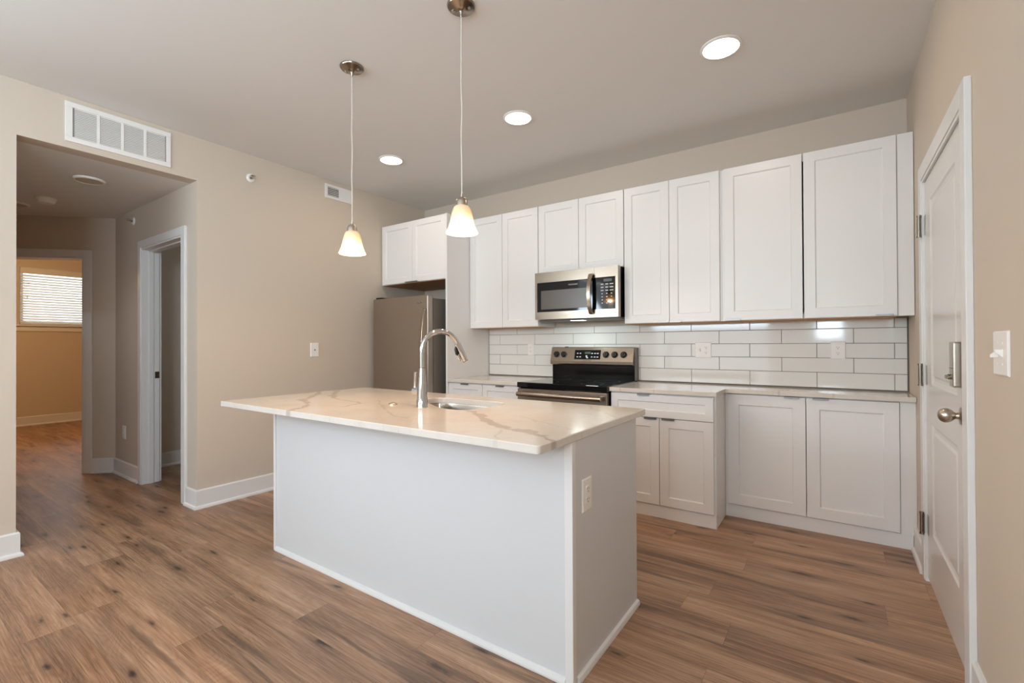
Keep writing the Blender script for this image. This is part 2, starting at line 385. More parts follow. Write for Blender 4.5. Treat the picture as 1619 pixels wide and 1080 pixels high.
window('window_3', 3.62, 4.18, 1.25, 2.25, YR, 1, 'narrow window in the rear wall')

# hall
HC = (-1.845, YO1)                            # corner where the hall turns by 45 degrees
s2 = math.sqrt(0.5)
def T45():                                    # local u along the diagonal wall (from the corner, away), v = into the hall, z up
    return Matrix(((-s2, s2, 0, HC[0]), (-s2, -s2, 0, HC[1]), (0, 0, 1, 0), (0, 0, 0, 1)))
# local x -> direction (-s2,-s2); local y -> (s2,-s2) which faces the hall
struct(MB().prism([(-TW, YO0 - TW), (-TW, YO1), HC, (-3.05, YO0 - TW - 0.13)], ZH, ZH + 0.1), 'ceiling_hall', 'ceiling', 'lower ceiling over the hall', 'ceiling')
BX0, BX1, BZ = -1.115, -0.245, 2.115          # dark doorway hole in the hall's right wall
w = MB(); w.box(HC[0], BX0, YO1, YO1 + TW, 0, ZH + .1); w.box(BX1, -TW, YO1, YO1 + TW, 0, ZH + .1); w.box(BX0, BX1, YO1, YO1 + TW, BZ, ZH + .1)
struct(w, 'wall_hall_right', 'wall', 'hall wall holding the dark doorway', 'wall')
w = MB(); w.box(-2.85, -1.60, YO0 - TW, YO0, 0, ZH + .1); w.box(-1.30, -TW, YO0 - TW, YO0, 0, ZH + .1); w.box(-1.60, -1.30, YO0 - TW, YO0, 0, 1.3); w.box(-1.60, -1.30, YO0 - TW, YO0, 1.6, ZH + .1)  # small square hole added for the hall fill lamp
struct(w, 'wall_hall_left', 'wall', 'hall wall opposite the dark doorway', 'wall')
EU0, EU1, EZ = 0.265, 1.10, 2.11
w = MB(T45()); w.box(-0.0, EU0, -TW, 0, 0, H); w.box(EU1, 1.55, -TW, 0, 0, H); w.box(EU0, EU1, -TW, 0, EZ, H)
struct(w, 'wall_hall_end', 'wall', 'diagonal wall at the end of the hall with the bedroom doorway', 'wall')
# dark room behind the hall's right wall
w = MB(); w.box(-1.845, -1.70, YO1 + TW, -0.3, 0, H)
struct(w, 'wall_closet_left', 'wall', 'unlit wall seen through the dark doorway', 'wall')
w = MB(); w.box(-1.845, -1.2, -0.3, -0.18, 0, H); w.box(-.6, -TW, -0.3, -0.18, 0, H); w.box(-1.2, -.6, -0.3, -0.18, 0, 1.35); w.box(-1.2, -.6, -0.3, -0.18, 2.05, H)  # opening made up to let the dark room fill lamp in
struct(w, 'wall_closet_back', 'wall', 'rear wall of the dark room', 'wall')
struct(MB().box(-1.70, -TW, YO1 + TW, -0.3, 2.5, 2.6), 'ceiling_closet', 'ceiling', 'ceiling of the dark room', 'ceiling')
# bedroom
BWX = -6.42
WY0, WY1, WZ0, WZ1 = -2.36, -1.10, 1.585, 2.485
w = MB(); w.box(BWX - TW, BWX, -5.4, WY0, 0, H); w.box(BWX - TW, BWX, WY1, -0.2, 0, H); w.box(BWX - TW, BWX, WY0, WY1, 0, WZ0); w.box(BWX - TW, BWX, WY0, WY1, WZ1, H)
struct(w, 'wall_bedroom_far', 'wall', 'bedroom wall below the blind covered window', 'wall')
struct(MB().box(BWX, -1.845, -0.3, -0.18, 0, H), 'wall_bedroom_right', 'wall', 'bedroom side wall', 'wall')
struct(MB().box(BWX, -2.85, -5.5, -5.4, 0, H), 'wall_bedroom_left', 'wall', 'bedroom wall opposite', 'wall')
struct(MB().box(-2.97, -2.85, -5.4, YO0 - 0.04, 0, H), 'wall_bedroom_near', 'wall', 'bedroom wall beside the hall', 'wall')
struct(MB().box(BWX - TW, -1.845, -5.5, -0.18, H, H + 0.1), 'ceiling_bedroom', 'ceiling', 'bedroom ceiling', 'ceiling')
# bedroom window with sill and blind
o = thing('window_1', 'bright bedroom window seen through the hall doorway', 'window', (BWX, (WY0 + WY1) / 2, WZ0), None, 'structure')
f = MB(); X0, X1 = BWX - .10, BWX - .06
f.box(X0, X1, WY0, WY1, WZ0, WZ0 + .05); f.box(X0, X1, WY0, WY1, WZ1 - .05, WZ1); f.box(X0, X1, WY0, WY0 + .05, WZ0 + .05, WZ1 - .05); f.box(X0, X1, WY1 - .05, WY1, WZ0 + .05, WZ1 - .05)
f.build('window_frame', 'trim', o)
MB().box(BWX - .084, BWX - .076, WY0 + .05, WY1 - .05, WZ0 + .05, WZ1 - .05).build('pane', 'glass', o)
MB().box(BWX - .05, BWX + .05, WY0 - .08, WY1 + .08, WZ0 - .025, WZ0).build('window_sill', 'trim', o, 0.004)
MB().box(BWX, BWX + .016, WY0 - .06, WY1 + .06, WZ0 - .105, WZ0 - .025).build('window_apron', 'trim', o, 0.003)
bl = thing('window_blind', 'white horizontal slat blind lowered over the bedroom window', 'blind', (BWX - .02, (WY0 + WY1) / 2, WZ1))
MB().box(BWX - .012, BWX + .012, WY0 + .01, WY1 - .01, WZ1 - .10, WZ1 - .004).build('valance', 'trim', bl, 0.003)
sl = MB(); nS = 19
for k in range(nS):
    z = WZ0 + .05 + (WZ1 - .13 - WZ0 - .05) * k / (nS - 1)
    a = math.radians(48); dx, dz = .022 * math.cos(a), .022 * math.sin(a)
    sl.prism([(BWX - .030 - dx, z + dz), (BWX - .030 + dx, z - dz), (BWX - .030 + dx, z - dz + .003), (BWX - .030 - dx, z + dz + .003)], WY0 + .012, WY1 - .012, 'y') if False else sl.rings([[(BWX - .030 - dx, y, z + dz), (BWX - .030 + dx, y, z - dz), (BWX - .030 + dx, y, z - dz + .003), (BWX - .030 - dx, y, z + dz + .003)] for y in (WY0 + .012, WY1 - .012)])
sl.build('slats', 'blind', bl)
MB().box(BWX - .05, BWX - .012, WY0 + .012, WY1 - .012, WZ0 + .006, WZ0 + .03).build('bottom_rail', 'blind', bl, 0.003)
for yy, zz in ((WY0 + .10, WZ1 - .24), (WY0 + .085, WZ1 - .45)):
    MB().cyl((BWX + .002, yy, zz), (BWX + .002, yy, WZ1 - .10), .0012, seg=6).lathe([(.004, 0), (.008, .012), (.004, .035)], (BWX + .002, yy, zz - .03), seg=10).build('cord_tassel', 'blind', bl, 0, True)

# baseboards (board with shoe moulding, as extruded profile)
def baseboard(name, p, q, n, label, m0=0, m1=0, h=0.142):
    # m0 / m1: mitre at the start / end, +1 outside corner, -1 inside corner
    p = Vector((*p, 0)); q = Vector((*q, 0)); n = Vector((*n, 0)).normalized()
    prof = [(0, 0), (.030, 0), (.030, .008), (.026, .018), (.016, .024), (.016, h - .008), (.010, h), (0, h)]
    d = (q - p).normalized()
    mb = MB(); mb.rings([[b + n * a + d * (a * k) + Vector((0, 0, z)) for a, z in prof] for b, k in ((p, -m0), (q, m1))])
    return struct(mb, name, 'trim', label, 'baseboard')
baseboard('baseboard_left', (0, YO1), (0, -0.02), (1, 0), 'white baseboard from the hall corner toward the fridge', 1, 0)
baseboard('baseboard_left_near', (0, YR), (0, YO0), (1, 0), 'white baseboard on the near side of the hall opening', 0, 1)
baseboard('baseboard_hall_corner', (0, YO1), (BX1 + .066, YO1), (0, -1), 'short white baseboard beside the dark doorway casing', 1, 0)
baseboard('baseboard_hall_near', (0, YO0), (-2.7, YO0), (0, 1), 'white baseboard of the hall opposite wall', 1, 0)
baseboard('baseboard_hall_right', (BX0 - .066, YO1), HC, (0, -1), 'white baseboard between dark doorway and diagonal wall', 0, -.41)
e = EU0 - .068
baseboard('baseboard_hall_end', HC, (HC[0] - s2 * e, HC[1] - s2 * e), (s2, -s2), 'short white baseboard on the diagonal wall', -.41, 0)
baseboard('baseboard_bedroom', (BWX, -5.4), (BWX, -0.3), (1, 0), 'white baseboard under the bedroom window')
baseboard('baseboard_closet', (-1.70, YO1 + TW), (-1.70, -0.3), (1, 0), 'baseboard in the dark room')
baseboard('baseboard_right_far', (W, -0.31), (W, DY1 + .066), (-1, 0), 'short white baseboard between cabinet and entry door')
baseboard('baseboard_right_near', (W, DY0 - .08), (W, YR), (-1, 0), 'white baseboard on the wall nearest the viewer')

# door casings with jambs
def casing(name, T, u0, u1, zt, wid, thick, depth, label, stop=True, both=True):
    """T: local x along wall, local y out of wall toward the viewer, wall face at y=0"""
    mb = MB(T)
    mb.box(u0 - wid, u0, 0, thick, 0, zt + wid); mb.box(u1, u1 + wid, 0, thick, 0, zt + wid); mb.box(u0, u1, 0, thick, zt, zt + wid)
    j = 0.016
    mb.box(u0, u0 + j, -depth, thick - .004, 0, zt); mb.box(u1 - j, u1, -depth, thick - .004, 0, zt); mb.box(u0 + j, u1 - j, -depth, thick - .004, zt - j, zt)
    if stop:
        mb.box(u0 + j, u0 + j + .011, -depth * .62, -depth * .30, 0, zt - j); mb.box(u1 - j - .011, u1 - j, -depth * .62, -depth * .30, 0, zt - j); mb.box(u0 + j + .011, u1 - j - .011, -depth * .62, -depth * .30, zt - j - .011, zt - j)
    if both:
        mb.box(u0 - wid, u0, -depth - thick, -depth, 0, zt + wid); mb.box(u1, u1 + wid, -depth - thick, -depth, 0, zt + wid); mb.box(u0, u1, -depth - thick, -depth, zt, zt + wid)
    return struct(mb, name, 'trim', label, 'door frame', 0.0025)
casing('trim_1', Matrix(((1, 0, 0, 0), (0, -1, 0, YO1), (0, 0, 1, 0), (0, 0, 0, 1))), BX0, BX1, BZ, .066, .020, TW, 'white casing around the dark doorway in the hall')
casing('trim_2', T45(), EU0, EU1, EZ, .068, .018, TW, 'white casing around the bedroom doorway at the hall end', stop=False)
casing('trim_3', Matrix(((0, -1, 0, W), (1, 0, 0, 0), (0, 0, 1, 0), (0, 0, 0, 1))), DY0, DY1, DZ, .078, .021, TW, 'white casing around the entry door', stop=False)
# strike plate in the dark doorway jamb
st_ = MB().box(BX0 + .016, BX0 + .0175, YO1 + .085, YO1 + .117, .945, 1.005)
tag(st_.build('strike_plate', 'darknickel', None), 'small bronze strike plate on the dark doorway jamb', 'strike plate')

# ---------------------------------------------------------------- entry door
FX = W - 0.006                                # face of the door leaf
dr = thing('door_1', 'white two panel entry door with nickel hardware', 'door', (FX, (DY0 + DY1) / 2, 0), None, 'structure')
def panel_leaf(x, y0, y1, z0, z1, panels, t=0.044):
    mb = MB(); ys = sorted({y0, y1, *[p[0] for p in panels], *[p[1] for p in panels]}); zs = sorted({z0, z1, *[v for p in panels for v in p[2:]]})
    vs = {}
    def gv(y, z, xx):
        k = (round(y, 5), round(z, 5), round(xx, 5))
        if k not in vs: vs[k] = mb.v((xx, y, z))
        return vs[k]
    for ya, yb in zip(ys[:-1], ys[1:]):
        for za, zb in zip(zs[:-1], zs[1:]):
            inside = any(p[0] - 1e-6 <= ya and yb <= p[1] + 1e-6 and p[2] - 1e-6 <= za and zb <= p[3] + 1e-6 for p in panels)
            if not inside: mb.f([gv(ya, za, x), gv(yb, za, x), gv(yb, zb, x), gv(ya, zb, x)])
    for p in panels:
        prev = None
        for ins, dep in ((0, 0), (.008, .006), (.020, .009), (.034, .009), (.046, .003), (.054, .003)):
            r = [gv(p[0] + ins, p[2] + ins, x + dep), gv(p[1] - ins, p[2] + ins, x + dep), gv(p[1] - ins, p[3] - ins, x + dep), gv(p[0] + ins, p[3] - ins, x + dep)]
            if prev:
                for i in range(4): mb.f([prev[i], prev[(i + 1) % 4], r[(i + 1) % 4], r[i]])
            prev = r
        mb.f(prev)
    b = [mb.v((x + t, y, z)) for y, z in ((y0, z0), (y1, z0), (y1, z1), (y0, z1))]
    mb.f(b)
    # rim
    fr_ = [[gv(y, z0, x) for y in ys], [gv(y1, z, x) for z in zs], [gv(y, z1, x) for y in ys[::-1]], [gv(y0, z, x) for z in zs[::-1]]]
    for k in range(4): mb.f(fr_[k] + [b[(k + 1) % 4], b[k]])
    return mb
y0, y1 = DY0 + .018, DY1 - .018
leaf = panel_leaf(FX, y0, y1, 0.022, DZ - .019, [(y0 + .15, y1 - .15, .285, .835), (y0 + .15, y1 - .15, 1.03, 1.945)])
leaf.build('door_leaf', 'door', dr)
for z in (1.845, 1.070, 0.298):
    hg = MB(); yh = DY1 - .012; xh = FX - .023
    hg.cyl((xh, yh, z - .052), (xh, yh, z + .052), .0088, seg=14); hg.lathe([(.0106, 0), (.0106, .008)], (xh, yh, z - .058), seg=14); hg.lathe([(.0106, 0), (.0106, .008)], (xh, yh, z + .050), seg=14)
    hg.box(xh, FX + .001, yh - .001, yh + .001, z - .05, z + .05); hg.box(FX - .0025, FX, yh - .040, yh - .006, z - .05, z + .05)
    hg.build('hinge', 'darknickel', dr, 0, True)
YK = DY0 + .085
kb = MB().lathe([(.032, 0), (.033, .003), (.028, .007), (.013, .010), (.0115, .018), (.015, .023), (.022, .029), (.0275, .040), (.0275, .050), (.023, .060), (.014, .067), (.001, .070)], (FX - .0005, YK, .962), (-1, 0, 0), 28)
kb.build('door_knob', 'nickel', dr, 0, True)
lk = MB(); lk.box(FX - .030, FX - .0005, YK - .037, YK + .037, 1.070, 1.240)
lko = lk.build('deadbolt_housing', 'nickel', dr, 0.006)
MB().cyl((FX - .040, YK, 1.108), (FX - .029, YK, 1.108), .010).box(FX - .047, FX - .037, YK - .010, YK + .010, 1.101, 1.115).build('thumb_turn', 'darknickel', lko, 0.002)
MB().box(FX - .0312, FX - .0298, YK - .0375, YK + .0375, 1.140, 1.142).build('cover_seam', 'markdark', lko)

# ---------------------------------------------------------------- cabinets
def tab_pull(x, y, z, parent, up=True, w=0.088):
    """thin edge pull folded over the door edge"""
    mb = MB()
    if up: mb.box(x - w / 2, x + w / 2, y - .013, y + .012, z, z + .0016); mb.box(x - w / 2, x + w / 2, y - .013, y - .0115, z - .009, z)
    else: mb.box(x - w / 2, x + w / 2, y - .013, y + .012, z - .0016, z); mb.box(x - w / 2, x + w / 2, y - .013, y - .0115, z, z + .009)
    return mb.build('edge_pull', 'pull', parent)
YU = -0.3203
def upper(label, x0, x1, zb, xs, pulls, yf=YU, fill=None, rail=.062, under=True):
    o = thing('upper_cabinet', label, 'cabinet', ((x0 + x1) / 2, 0, zb), 'wall cabinets')
    xe = fill if fill else x1
    b = MB(); t = .016; yb = yf + .022
    b.box(x0, x0 + t, yb, -.001, zb, ZUT); b.box(x1 - t, x1, yb, -.001, zb, ZUT); b.box(x0 + t, x1 - t, yb, -.001, ZUT - t, ZUT); b.box(x0 + t, x1 - t, -.012, -.001, zb, ZUT - t)
    for a, c in ((x0 + t, x0 + .035), (x1 - .035, x1 - t)): b.box(a, c, yb, yb + .019, zb, ZUT - t)
    b.box(x0 + .035, x1 - .035, yb, yb + .019, zb, zb + .035); b.box(x0 + .035, x1 - .035, yb, yb + .019, ZUT - .05, ZUT - t)
    b.build('body', 'cab', o)
    MB().box(x0 + .001, x1 - .001, yb + .001, -.012, zb - .002, zb - .0002).build('bottom_board', 'cabwood', o, 0)
    if fill: MB().box(x1, fill, yb - .012, yb + .02, zb, ZUT).build('filler_strip', 'cab', o, 0.001)
    for (a, c), p in zip(xs, pulls):
        d = MB().shaker(a, c, zb + .002, ZUT - .002, yf, r=rail).build('door', 'cab', o)
        if p is not None: tab_pull(p, yf, zb + .002, d, up=False)
    return o
upper('two-door white wall cabinet between fridge panel and microwave', .960, 1.7700, ZUB, [(.962, 1.362), (1.3655, 1.7665)], [None, None])
upper('short two-door white wall cabinet above the microwave', 1.7715, 2.5850, 1.868, [(1.7745, 2.1765), (2.180, 2.5815)], [None, None])
upper('two-door white wall cabinet just right of the microwave', 2.5865, 3.3215, ZUB, [(2.589, 2.9455), (2.9485, 3.3065)], [2.90, 2.995])
upper('widest white wall cabinet, against the entry door wall', 3.3225, 4.3050, ZUB, [(3.3386, 3.8165), (3.8255, 4.3016)], [3.40, 4.24], fill=W - .003)
# over the fridge: full depth
YF = -0.650
upper('deep white two-door cabinet above the fridge', .003, .936, 1.872, [(.022, .474), (.478, .932)], [.43, .52], yf=YF, rail=.058)
pn = MB().box(.9375, .9575, -.655, -.001, 0, ZUT)
tag(pn.build('fridge_end_panel', 'cab', None, 0.0015), 'tall white end panel between fridge and counter', 'panel')

def base_body(o, x0, x1, yf, side_to_floor=True):
    b = MB(); t = .016; yb = yf + .022; TK = .088
    b.box(x0, x0 + t, yb, -.002, 0, ZCB - .001); b.box(x1 - t, x1, yb, -.002, 0, ZCB - .001)
    b.box(x0 + t, x1 - t, -.014, -.002, TK, ZCB - .001); b.box(x0 + t, x1 - t, yb + .019, -.014, TK, TK + t)
    b.box(x0 + t, x1 - t, yb, yb + .019, ZCB - .04, ZCB - .001); b.box(x0 + t, x1 - t, yb, yb + .019, TK, TK + .03)
    b.box(x0 + t, x0 + .04, yb, yb + .019, TK + .03, ZCB - .04); b.box(x1 - .04, x1 - t, yb, yb + .019, TK + .03, ZCB - .04)
    b.build('body', 'cab', o)
    MB().box(x0 - .0, x1 + .0, yb - .008, yb - .0005, 0.0005, TK).build('toe_board', 'cab', o)
YB = -0.640
o = thing('base_cabinet', 'white base cabinet between fridge panel and range', 'cabinet', (1.365, 0, 0), 'base cabinets')
base_body(o, .9585, 1.773, YB)
for a, c in ((.962, 1.364), (1.368, 1.770)):
    d = MB().shaker(a, c, .712, .874, YB, r=.05).build('drawer', 'cab', o); tab_pull((a + c) / 2, YB, .874, d)
    d = MB().shaker(a, c, .094, .708, YB).build('door', 'cab', o); tab_pull(c - .07 if a < 1 else a + .07, YB, .708, d)
o = thing('base_cabinet', 'white base cabinet with one wide drawer over two doors, right of range', 'cabinet', (2.966, 0, 0), 'base cabinets')
base_body(o, 2.598, 3.335, YB)
d = MB().shaker(2.602, 3.322, .712, .874, YB, r=.05).build('drawer', 'cab', o); tab_pull(2.85, YB, .874, d)
for a, c, p in ((2.602, 2.960, 2.90), (2.964, 3.322, 3.025)):
    d = MB().shaker(a, c, .094, .708, YB).build('door', 'cab', o); tab_pull(p, YB, .708, d)
YS = -0.322
o = thing('base_cabinet', 'shallow white base cabinet with two tall doors beside entry door', 'cabinet', (3.83, 0, 0), 'base cabinets')
base_body(o, 3.3365, 4.308, YS)
MB().box(4.308, W - .001, YS + .010, YS + .04, .089, ZCB - .001).build('filler_strip', 'cab', o, 0.001)
MB().box(4.308, W - .018, YS + .014, YS + .0215, 0.0005, .088).build('toe_board', 'cab', o)
MB().box(3.3365, 3.352, YS + .010, YS + .0215, .089, ZCB - .001).build('filler_strip', 'cab', o)
for a, c, p in ((3.353, 3.827, 3.75), (3.831, 4.305, 3.91)):
    d = MB().shaker(a, c, .094, .876, YS, r=.072).build('door', 'cab', o); tab_pull(p, YS, .876, d)

# counters
q = MB().box(.9585, 1.7765, -.6576, -.006, ZCB, ZC)
tag(q.build('countertop', 'quartz', None, 0.003), 'short pale quartz countertop between fridge panel and range', 'countertop')
q = MB().prism([(2.5930, -.006), (2.5930, -.6576), (3.3450, -.6576), (3.3450, -.3461), (W - .002, -.3461), (W - .002, -.006)], ZCB, ZC)
tag(q.build('countertop', 'quartz', None, 0.003), 'long stepped pale quartz countertop from range to entry door wall', 'countertop')

# tile backsplash
bs = thing('tile_backsplash', 'glossy white subway tile backsplash with grey grout above the counters', 'backsplash', (2.67, 0, ZC))
MB().box(.960, W - .001, -.0045, -.0005, ZC + .001, ZUB - .0005).build('grout', 'grout', bs)
tl = MB(); gw = .0032
zr = [(.923, 1.0305), (1.0305, 1.1325), (1.1325, 1.2350), (1.2350, 1.3372), (1.3372, 1.400)]
for k, (za, zb_) in enumerate(zr):
    x = (4.311 if k % 2 == 0 else 4.095) ; js = []
    while x > .96: js.append(x); x -= .4265
    js = [W - .008] + js + [.964]
    for b_, a_ in zip(js[:-1], js[1:]):
        if b_ - a_ < .012: continue
        xa, xb, z0_, z1_ = a_ + gw / 2, b_ - gw / 2, za + gw / 2, zb_ - gw / 2
        tl.rings([[(xa, -.004, z0_), (xb, -.004, z0_), (xb, -.004, z1_), (xa, -.004, z1_)], [(xa, -.0088, z0_), (xb, -.0088, z0_), (xb, -.0088, z1_), (xa, -.0088, z1_)],
                  [(xa + .002, -.010, z0_ + .002), (xb - .002, -.010, z0_ + .002), (xb - .002, -.010, z1_ - .002), (xa + .002, -.010, z1_ - .002)]])
tl.build('tiles', 'tile', bs)

# ---------------------------------------------------------------- text marks
def text_mark(txt, parent, m, loc, w, h, rot):
    cu = bpy.data.curves.new('mark', 'FONT'); cu.body = txt; cu.align_x = 'CENTER'; cu.align_y = 'CENTER'; cu.extrude = 0.002
    to = bpy.data.objects.new('mark', cu); C.objects.link(to)
    bpy.context.view_layer.update()
    me = bpy.data.meshes.new_from_object(to.evaluated_get(bpy.context.evaluated_depsgraph_get())); C.objects.unlink(to); bpy.data.objects.remove(to)
    xs = [v.co.x for v in me.vertices]; ys = [v.co.y for v in me.vertices]
    sx, sy = w / (max(xs) - min(xs)), h / (max(ys) - min(ys))
    off = Vector((0, 0, 0)); q = parent
    while q is not None: off += q.location; q = q.parent
    Mx = Matrix.Translation(Vector(loc) - off) @ rot @ Matrix.Diagonal((sx, sy, .3, 1))
    me.transform(Mx); me.materials.append(M[m])
    o = bpy.data.objects.new('lettering', me); C.objects.link(o); o.parent = parent; return o
RX90 = Matrix.Rotation(math.radians(90), 4, 'X')

# ---------------------------------------------------------------- fridge
fx0, fx1, fyb, fyd, fyf, fz = .080, .862, -.060, -.742, -.817, 1.707
fr = thing('refrigerator', 'grey stainless refrigerator in the corner alcove under the deep cabinet', 'refrigerator', ((fx0 + fx1) / 2, (fyb + fyf) / 2, 0))
MB().box(fx0 + .004, fx1 - .004, fyd + .004, fyb, .03, fz - .025).build('body', 'panelgrey', fr, 0.004)
for z0_, z1_, nm in ((.735, fz, 'door'), (.075, .727, 'freezer_drawer')):
    d = MB().box(fx0, fx1, fyf, fyd, z0_, z1_).build(nm, 'steelv', fr, 0.010, False, 3)
    if nm == 'door':
        hx = fx1 - .028
        pts = [(hx, fyf + .001, 1.572), (hx, fyf - .022, 1.568), (hx, fyf - .040, 1.49), (hx, fyf - .056, 1.38), (hx, fyf - .066, 1.22), (hx, fyf - .062, 1.02), (hx, fyf - .050, .90), (hx, fyf - .028, .815), (hx, fyf + .001, .805)]
        rr_ = [[(x - .011, y, z) if k in (0, 3) else (x + .011, y, z) for k in range(4)] for x, y, z in pts]
        mbh = MB(); rings = []
        for i, pnt in enumerate(pts):
            a = Vector(pts[max(i - 1, 0)]); b = Vector(pts[min(i + 1, len(pts) - 1)]); t_ = (b - a).normalized(); n_ = t_.cross(Vector((1, 0, 0))).normalized() * .007
            c_ = Vector(pnt); ex = Vector((.015, 0, 0)); rings.append([c_ - ex - n_, c_ + ex - n_, c_ + ex + n_, c_ - ex + n_])
        mbh.rings(rings).build('handle', 'steel', d, 0.003, True)
        mk = MB(); mk.lathe([(.006, 0), (.006, .0006)], (.735, fyf - .0002, 1.635), (0, -1, 0), 12); mk.lathe([(.006, 0), (.006, .0006)], (.775, fyf - .0002, 1.637), (0, -1, 0), 12); mk.box(.748, .762, fyf - .0008, fyf, 1.628, 1.632)
        mk.build('badge', 'markdark', d)
    else:
        MB().tube([(fx0 + .08, fyf + .001, .66), (fx0 + .085, fyf - .045, .66), (fx1 - .085, fyf - .045, .66), (fx1 - .08, fyf + .001, .66)], .010).build('handle', 'steel', d, 0, True)
MB().box(fx0 + .02, fx0 + .10, fyf + .02, fyd + .05, fz, fz + .016).build('hinge_cover', 'blackplastic', fr, 0.004)
for x_ in (fx0 + .05, fx1 - .05):
    for y_ in (fyb - .06, fyd + .08): MB().cyl((x_, y_, 0), (x_, y_, .031), .02).build('foot', 'blackplastic', fr, 0, True)

# ---------------------------------------------------------------- microwave
mx0, mx1, mz0, mz1, myf = 1.803, 2.578, 1.455, 1.8665, -.430
mw = thing('microwave', 'stainless over-the-range microwave with black glass door', 'microwave', ((mx0 + mx1) / 2, -.21, mz0))
MB().box(mx0 + .004, mx1 - .004, myf + .052, -.011, mz0 + .004, mz1 - .002).build('case', 'blackenamel', mw)
xd = 2.372                                     # door / control split
def slab_frame(x0, x1, z0, z1, gx0, gx1, gz0, gz1, y, t):
    mb = MB(); mb.box(x0, x1, y, y + t, gz1, z1); mb.box(x0, x1, y, y + t, z0, gz0); mb.box(x0, gx0, y, y + t, gz0, gz1)
    if gx1 < x1: mb.box(gx1, x1, y, y + t, gz0, gz1)
    return mb
dw = slab_frame(mx0, xd, mz0, mz1, mx0 + .022, xd, 1.520, 1.778, myf, .050).build('door', 'steel', mw)
gd = MB().box(mx0 + .022, xd - .001, myf + .0015, myf + .048, 1.520, 1.778).build('door_glass', 'blackglass', dw)
MB().box(mx0 + .062, 2.322, myf + .0003, myf + .002, 1.542, 1.706).build('viewing_window', 'window_mesh', gd)
text_mark('FRIGIDAIRE', gd, 'mark', (2.178, myf + .0012, 1.742), .085, .010, RX90)
cp = slab_frame(xd + .0015, mx1, mz0, mz1, xd + .0015, mx1 - .022, 1.520, 1.780, myf, .050).build('control_frame', 'steel', mw)
cg = MB().box(xd + .002, mx1 - .022, myf + .0012, myf + .048, 1.520, 1.780).build('control_panel', 'blackglass', mw)
MB().box(2.455, 2.525, myf + .0006, myf + .002, 1.742, 1.764).build('clock_display', 'lcd', cg)
for r_ in range(7):
    for c_ in range(3):
        x_ = 2.442 + c_ * .040; z_ = 1.722 - r_ * .0255; ww = (.012 if r_ < 3 else .006) * (1.3 if c_ == 2 and r_ < 3 else 1)
        MB().box(x_ - ww, x_ + ww, myf + .0006, myf + .002, z_ - .0040, z_ + .0040).build('key_legend', 'mark', cg)
hp = [(2.352, myf + .001, 1.812), (2.352, myf - .026, 1.806), (2.350, myf - .046, 1.76), (2.348, myf - .056, 1.70), (2.347, myf - .058, 1.64), (2.348, myf - .056, 1.59), (2.350, myf - .046, 1.54), (2.352, myf - .026, 1.492), (2.352, myf + .001, 1.486)]
rings = []
for i, pnt in enumerate(hp):
    a = Vector(hp[max(i - 1, 0)]); b = Vector(hp[min(i + 1, len(hp) - 1)]); t_ = (b - a).normalized(); n_ = t_.cross(Vector((1, 0, 0))).normalized() * .006; ex = Vector((.017, 0, 0)); c_ = Vector(pnt)
    rings.append([c_ - ex - n_, c_ + ex - n_, c_ + ex + n_, c_ - ex + n_])
MB().rings(rings).build('handle', 'steel', dw, 0.003, True)
bt = MB().box(mx0 + .01, mx1 - .01, myf + .06, -.03, mz0 - .012, mz0 + .004).build('underside_grille', 'panelgrey', mw, 0.002)
MB().box(2.10, 2.22, myf + .10, myf + .17, mz0 - .0135, mz0 - .0115).build('task_lamp', emis('lit_cooktop_lamp', (0.85, 1.0, 0.95), 5.0), bt)
area_light('cooktop_lamp_light', (2.16, myf + .135, mz0 - .016), (0, 0, 0), .12, .07, 1.2, (0.85, 1.0, 0.95))

# ---------------------------------------------------------------- range
rx0, rx1, ryf = 1.7795, 2.5900, -.690
rg = thing('range', 'freestanding stainless electric range with black glass cooktop', 'range', ((rx0 + rx1) / 2, -.35, 0))
MB().box(rx0 + .006, rx1 - .006, -.640, -.012, .02, .874).build('body', 'blackenamel', rg)
ck = MB().box(rx0, rx1, ryf, -.085, .8765, .9205).build('cooktop', 'blackglass', rg, 0.006)
for x_, y_, r_ in ((1.97, -.53, .11), (2.40, -.53, .09), (1.97, -.24, .08), (2.40, -.24, .11), (2.185, -.21, .05)):
    n = 40; R = [[(x_ + rr2 * math.cos(2 * math.pi * k / n), y_ + rr2 * math.sin(2 * math.pi * k / n), zz) for k in range(n)] for rr2, zz in ((r_ - .002, .9204), (r_ - .002, .92075), (r_, .92075), (r_, .9204))]
    MB().rings(R, False, False).build('burner_ring', 'markdark', ck)
od = MB().box(rx0 + .004, rx1 - .004, ryf + .004, -.641, .215, .868).build('oven_door', 'steel', rg, 0.004)
MB().box(rx0 + .07, rx1 - .07, ryf + .0025, ryf + .006, .34, .70).build('oven_window', 'blackglass', od)
hb = MB(); zh_ = .826; yh_ = ryf - .042
hb.tube([(rx0 + .03, yh_, zh_), (rx1 - .03, yh_, zh_)], .019, 20)
for x_ in (rx0 + .05, rx1 - .05): hb.box(x_ - .014, x_ + .014, yh_, ryf + .006, zh_ - .013, zh_ + .013)
hb.build('oven_handle', 'steel', od, 0, True)
MB().box(rx0 + .004, rx1 - .004, ryf + .006, -.641, .03, .205).build('storage_drawer', 'steel', rg, 0.004)
